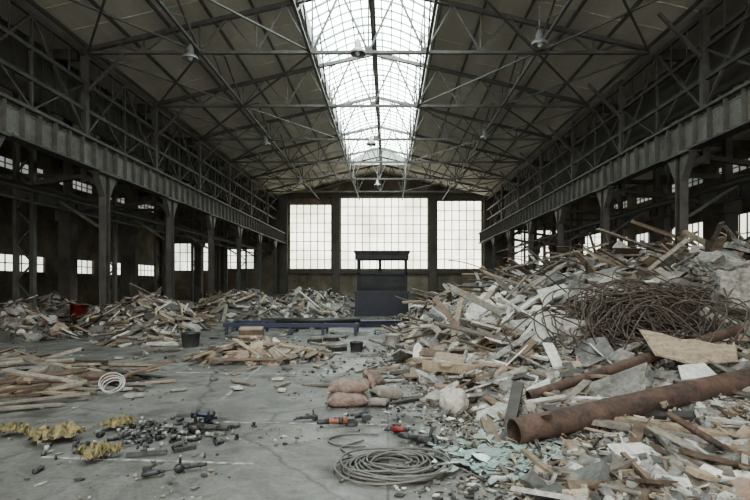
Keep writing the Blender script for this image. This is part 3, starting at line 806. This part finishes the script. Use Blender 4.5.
def drill(name, loc, rot, body, s=1.0):
    mb = MB(); M = T(loc, rot) @ Matrix.Scale(s, 4)
    mb.lathe(M, [(-.1, .02), (-.095, .034), (.05, .036), (.08, .028)], 18, 0)
    mb.lathe(M, [(.08, .022), (.1, .024), (.13, .02), (.14, .008), (.2, .006), (.24, .002)], 14, 1)
    mb.mbox(M @ T((-.05, .07, 0), (0, 0, -12)), (.045, .12, .036), 0)
    mb.mbox(M @ T((-.055, .14, 0), (0, 0, -12)), (.1, .045, .065), 1)
    mb.mbox(M @ T((-.02, .045, 0)), (.012, .03, .018), 1)
    mb.lathe(M, [(-.12, .022), (-.1, .034)], 14, 1)
    return mb.done(name, [body, m_blk])
grinder('angle_grinder', (-.58, 5.85, .06), (10, 0, 12), m_org, 1.05)
drill('power_drill', (-.35, 6.1, .06), (0, 4, 200), m_blk, 1.0)
grinder('angle_grinder', (.28, 5.2, .06), (60, 0, -35), m_blk, 1.0)
drill('power_drill', (.12, 5.55, .05), (0, 0, -10), m_red, .8)
drill('power_drill', (-1.98, 5.75, .12), (20, 35, 125), m_blu, 1.25)
grinder('angle_grinder', (-1.9, 5.55, .07), (70, 0, 170), m_blk, 1.0)
drill('power_drill', (-1.95, 4.3, .04), (0, 0, 25), m_blk, .7)
grinder('angle_grinder', (-1.68, 4.45, .045), (80, 0, 200), m_blk, .6)
grinder('angle_grinder', (-.95, 6.05, .05), (50, 0, 20), m_blk, .6)
grinder('angle_grinder', (-.55, 7.9, .05), (0, 0, 130), m_blk, .9)

m_gl = bpy.data.materials.new('shard_glass'); m_gl.use_nodes = True
bb = m_gl.node_tree.nodes['Principled BSDF']; bb.inputs['Roughness'].default_value = .08
bb.inputs['Transmission Weight'].default_value = .25
gn = m_gl.node_tree.nodes.new('ShaderNodeTexNoise'); gr = m_gl.node_tree.nodes.new('ShaderNodeValToRGB')
gr.color_ramp.elements[0].color = (.30, .39, .365, 1); gr.color_ramp.elements[1].color = (.54, .62, .59, 1)
m_gl.node_tree.links.new(gn.outputs[0], gr.inputs[0]); m_gl.node_tree.links.new(gr.outputs[0], bb.inputs['Base Color'])
mb = MB()
for i in range(260):
    x = 1.0+R.gauss(0, .28); y = 4.65+R.gauss(0, .27)
    M = orient((0, 0, 1), .12); M.translation = Vector((x, y, .035+hR(x, y)+R.uniform(0, .05))); mb.prism(M, poly(R.choice((3, 4, 4)), R.uniform(.02, .13), .6), .004)
mb.done('broken_glass', [m_gl])

# ------------------------------------------------------------------ mid-ground objects
m_navy = mat('navy_paint', (.017, .020, .030), (.026, .029, .04), 2, .5, bump=.1)
m_navy2 = mat('navy_beam_paint', (.035, .04, .08), (.045, .05, .075), 2, .5, bump=.1)
m_dk = mat('booth_dark', (.014, .015, .017), (.028, .028, .028), 2, .6, bump=.1)
root = bpy.data.objects.new('control_booth', None); C.objects.link(root); root.location = (0, 0, 0)
bx0, bx1, by0, by1 = -1.65, 1.02, 26.0, 28.0
mb = MB(); mb.box((bx0, by0, .12), (bx1, by1, 1.15)); mb.box((bx0-.06, by0-.06, 1.12), (bx1+.06, by1+.06, 1.24)); mb.box((bx0-.04, by0-.04, 0), (bx1+.04, by1+.04, .14))
for i in range(6):
    x = bx0+.08+i*(bx1-bx0-.16)/5; mb.box((x-.04, by0-.05, .14), (x+.04, by0, 1.12))
mb.done('base_skip', [m_navy], root)
mb = MB(); mb.box((bx0+.2, by0+.25, 1.24), (bx1-.15, by1-.2, 2.1))
mb.box((bx0+.35, by0+.2, 1.4), (-.4, by0+.25, 1.95)); mb.box((-.25, by0+.2, 1.4), (bx1-.3, by0+.25, 1.95)); mb.box((bx0+.1, by0+.15, 2.08), (bx1-.05, by1-.1, 2.18))
mb.done('cabinet', [m_dk], root)
mb = MB()
for x in (bx0+.14, bx1-.1):
    for y in (by0+.2, by1-.2): mb.box((x-.05, y-.05, 1.2), (x+.05, y+.05, 2.95))
mb.box((-.5, by1-.25, 2.15), (-.35, by1-.2, 2.9))
mb.done('posts', [m_dk], root)
mb = MB(); mb.box((bx0+.02, by0+.05, 2.85), (bx1+.02, by1, 3.2)); mb.box((bx0-.05, by0-.03, 3.17), (bx1+.08, by1+.05, 3.27)); mb.done('canopy', [m_dk], root)

def ibeam(p, q, h, w, m):
    mb = MB(); p = Vector(p); q = Vector(q); u = Vector((0, 0, h/2))
    mb.beam(p-u, q-u, w, .025); mb.beam(p+u, q+u, w, .025); mb.beam(p, q, .02, h)
    d = (q-p); n = int(d.length/.8)
    for i in range(1, n): c_ = p+d*i/n; mb.box((c_.x-.015, c_.y-w*.45, c_.z-h/2), (c_.x+.015, c_.y+w*.45, c_.z+h/2))
    return mb.done('steel_i_beam', [m])
ibeam((-5.6, 18.9, .14), (-2.2, 18.5, .14), .24, .28, m_navy2)
ibeam((-5.0, 20.4, .14), (-2.0, 20.4, .14), .24, .24, m_steel_dk)
ibeam((-1.4, 19.2, .12), (.8, 19.6, .12), .2, .24, m_navy2)
mb = MB(); fz = .3
for y in (16.3, 17.5):
    mb.beam((-5.2, y+.15, fz), (-.9, y-.05, fz), .09, .12)
    for i in range(5):
        x = -5.1+i*1.02; mb.box((x-.04, y-.04+.1-.04*i, 0), (x+.04, y+.04+.1-.04*i, fz))
for i in range(5):
    x = -5.1+i*1.02; mb.beam((x, 16.35, fz), (x, 17.5, fz), .07, .08)
mb.tube((-3.6, 16.7, fz+.11), (-.9, 17.0, fz+.11), .06, 12, 1)
mb.done('steel_cradle_frame', [m_navy2, m_met])

def bucket(name, loc, r0, r1, h, m, rot=(0, 0, 0), handle=True):
    mb = MB(); M = T(loc, rot) @ Matrix.Rotation(-math.pi/2, 4, 'Y')
    mb.lathe(M, [(0, r0), (h, r1), (h, r1*1.06), (h*.95, r1*1.06)], 24, 0, True, False)
    mb.lathe(M, [(h, r1), (.02, r0*.95), (.0, .001)], 24, 0, True, False)
    if handle:
        pts = [M @ Vector((h-.01+.12*math.sin(math.pi*k/10)*r1/.2*.4, r1*1.07*math.cos(math.pi*k/10), .5*r1*math.sin(math.pi*k/10))) for k in range(11)]
        for a, c in zip(pts[:-1], pts[1:]): mb.beam(a, c, .008)
    o = mb.done(name, [m]); return o
bucket('grey_bucket', (-5.05, 13.3, 0), .2, .24, .36, m_met)
bucket('paint_bucket', (.12, 12.9, 0), .15, .18, .36, PAL['white'])
bucket('paint_bucket', (.3, 11.6, 0), .12, .14, .26, m_met2)
bucket('steel_drum', (-12.5, 21.0, 0), .3, .3, .8, m_red, handle=False)
bucket('grey_bucket', (-.75, 12.4, 0), .14, .16, .22, m_met)
mb = MB()
M = T((-3.65, 13.9, .22), (0, 0, 8)); mb.mbox(M, (.6, .4, .36), 0); mb.mbox(M @ T((0, -.12, .19), (18, 0, 0)), (.61, .2, .02), 1); mb.mbox(M @ T((0, .18, .19), (-25, 0, 0)), (.61, .18, .02), 1)
mb.mbox(M @ T((0, -.205, 0)), (.61, .01, .06), 1)
mb.done('cardboard_box', [PAL['brown'], PAL['tan']])
mb = MB()
for k, (x, y, a) in enumerate(((-2.0, 14.2, 10), (-1.6, 14.6, -20), (-1.2, 12.4, 35), (.3, 10.9, 60), (-3.9, 12.7, 4))):
    mb.mbox(T((x, y, .05), (0, 0, a)), (.4, .2, .1), 0); mb.mbox(T((x+.05, y+.02, .13), (0, 0, a+20)), (.34, .14, .07), 1)
mb.done('block_stack', [PAL['dark'], PAL['grey']])

m_line = mat('worn_floor_paint', (.36, .36, .34), (.15, .148, .142), 9, .8, bump=.05, lo=.42, hi=.55)
mb = MB()
def strip(p, q, w):
    p = Vector((*p, .003)); q = Vector((*q, .003)); mb.beam(p, q, w, .003)
strip((-1.9, 6.02), (.05, 5.9), .045); strip((-3.2, 4.8), (-1.2, 4.62), .045); strip((-6, 9.6), (-1.5, 9.2), .06); strip((-2.8, 16.0), (-2.3, 7.2), .05)
mb.done('floor_marking', [m_line])

# ------------------------------------------------------------------ world + view
w = bpy.data.worlds.new('world'); S.world = w; w.use_nodes = True
bg = w.node_tree.nodes['Background']; bg.inputs[0].default_value = (1, .985, .95, 1); bg.inputs[1].default_value = 2.3
S.view_settings.view_transform = 'AgX'
try: S.view_settings.look = 'AgX - Medium High Contrast'
except Exception: pass
S.view_settings.exposure = 1.25
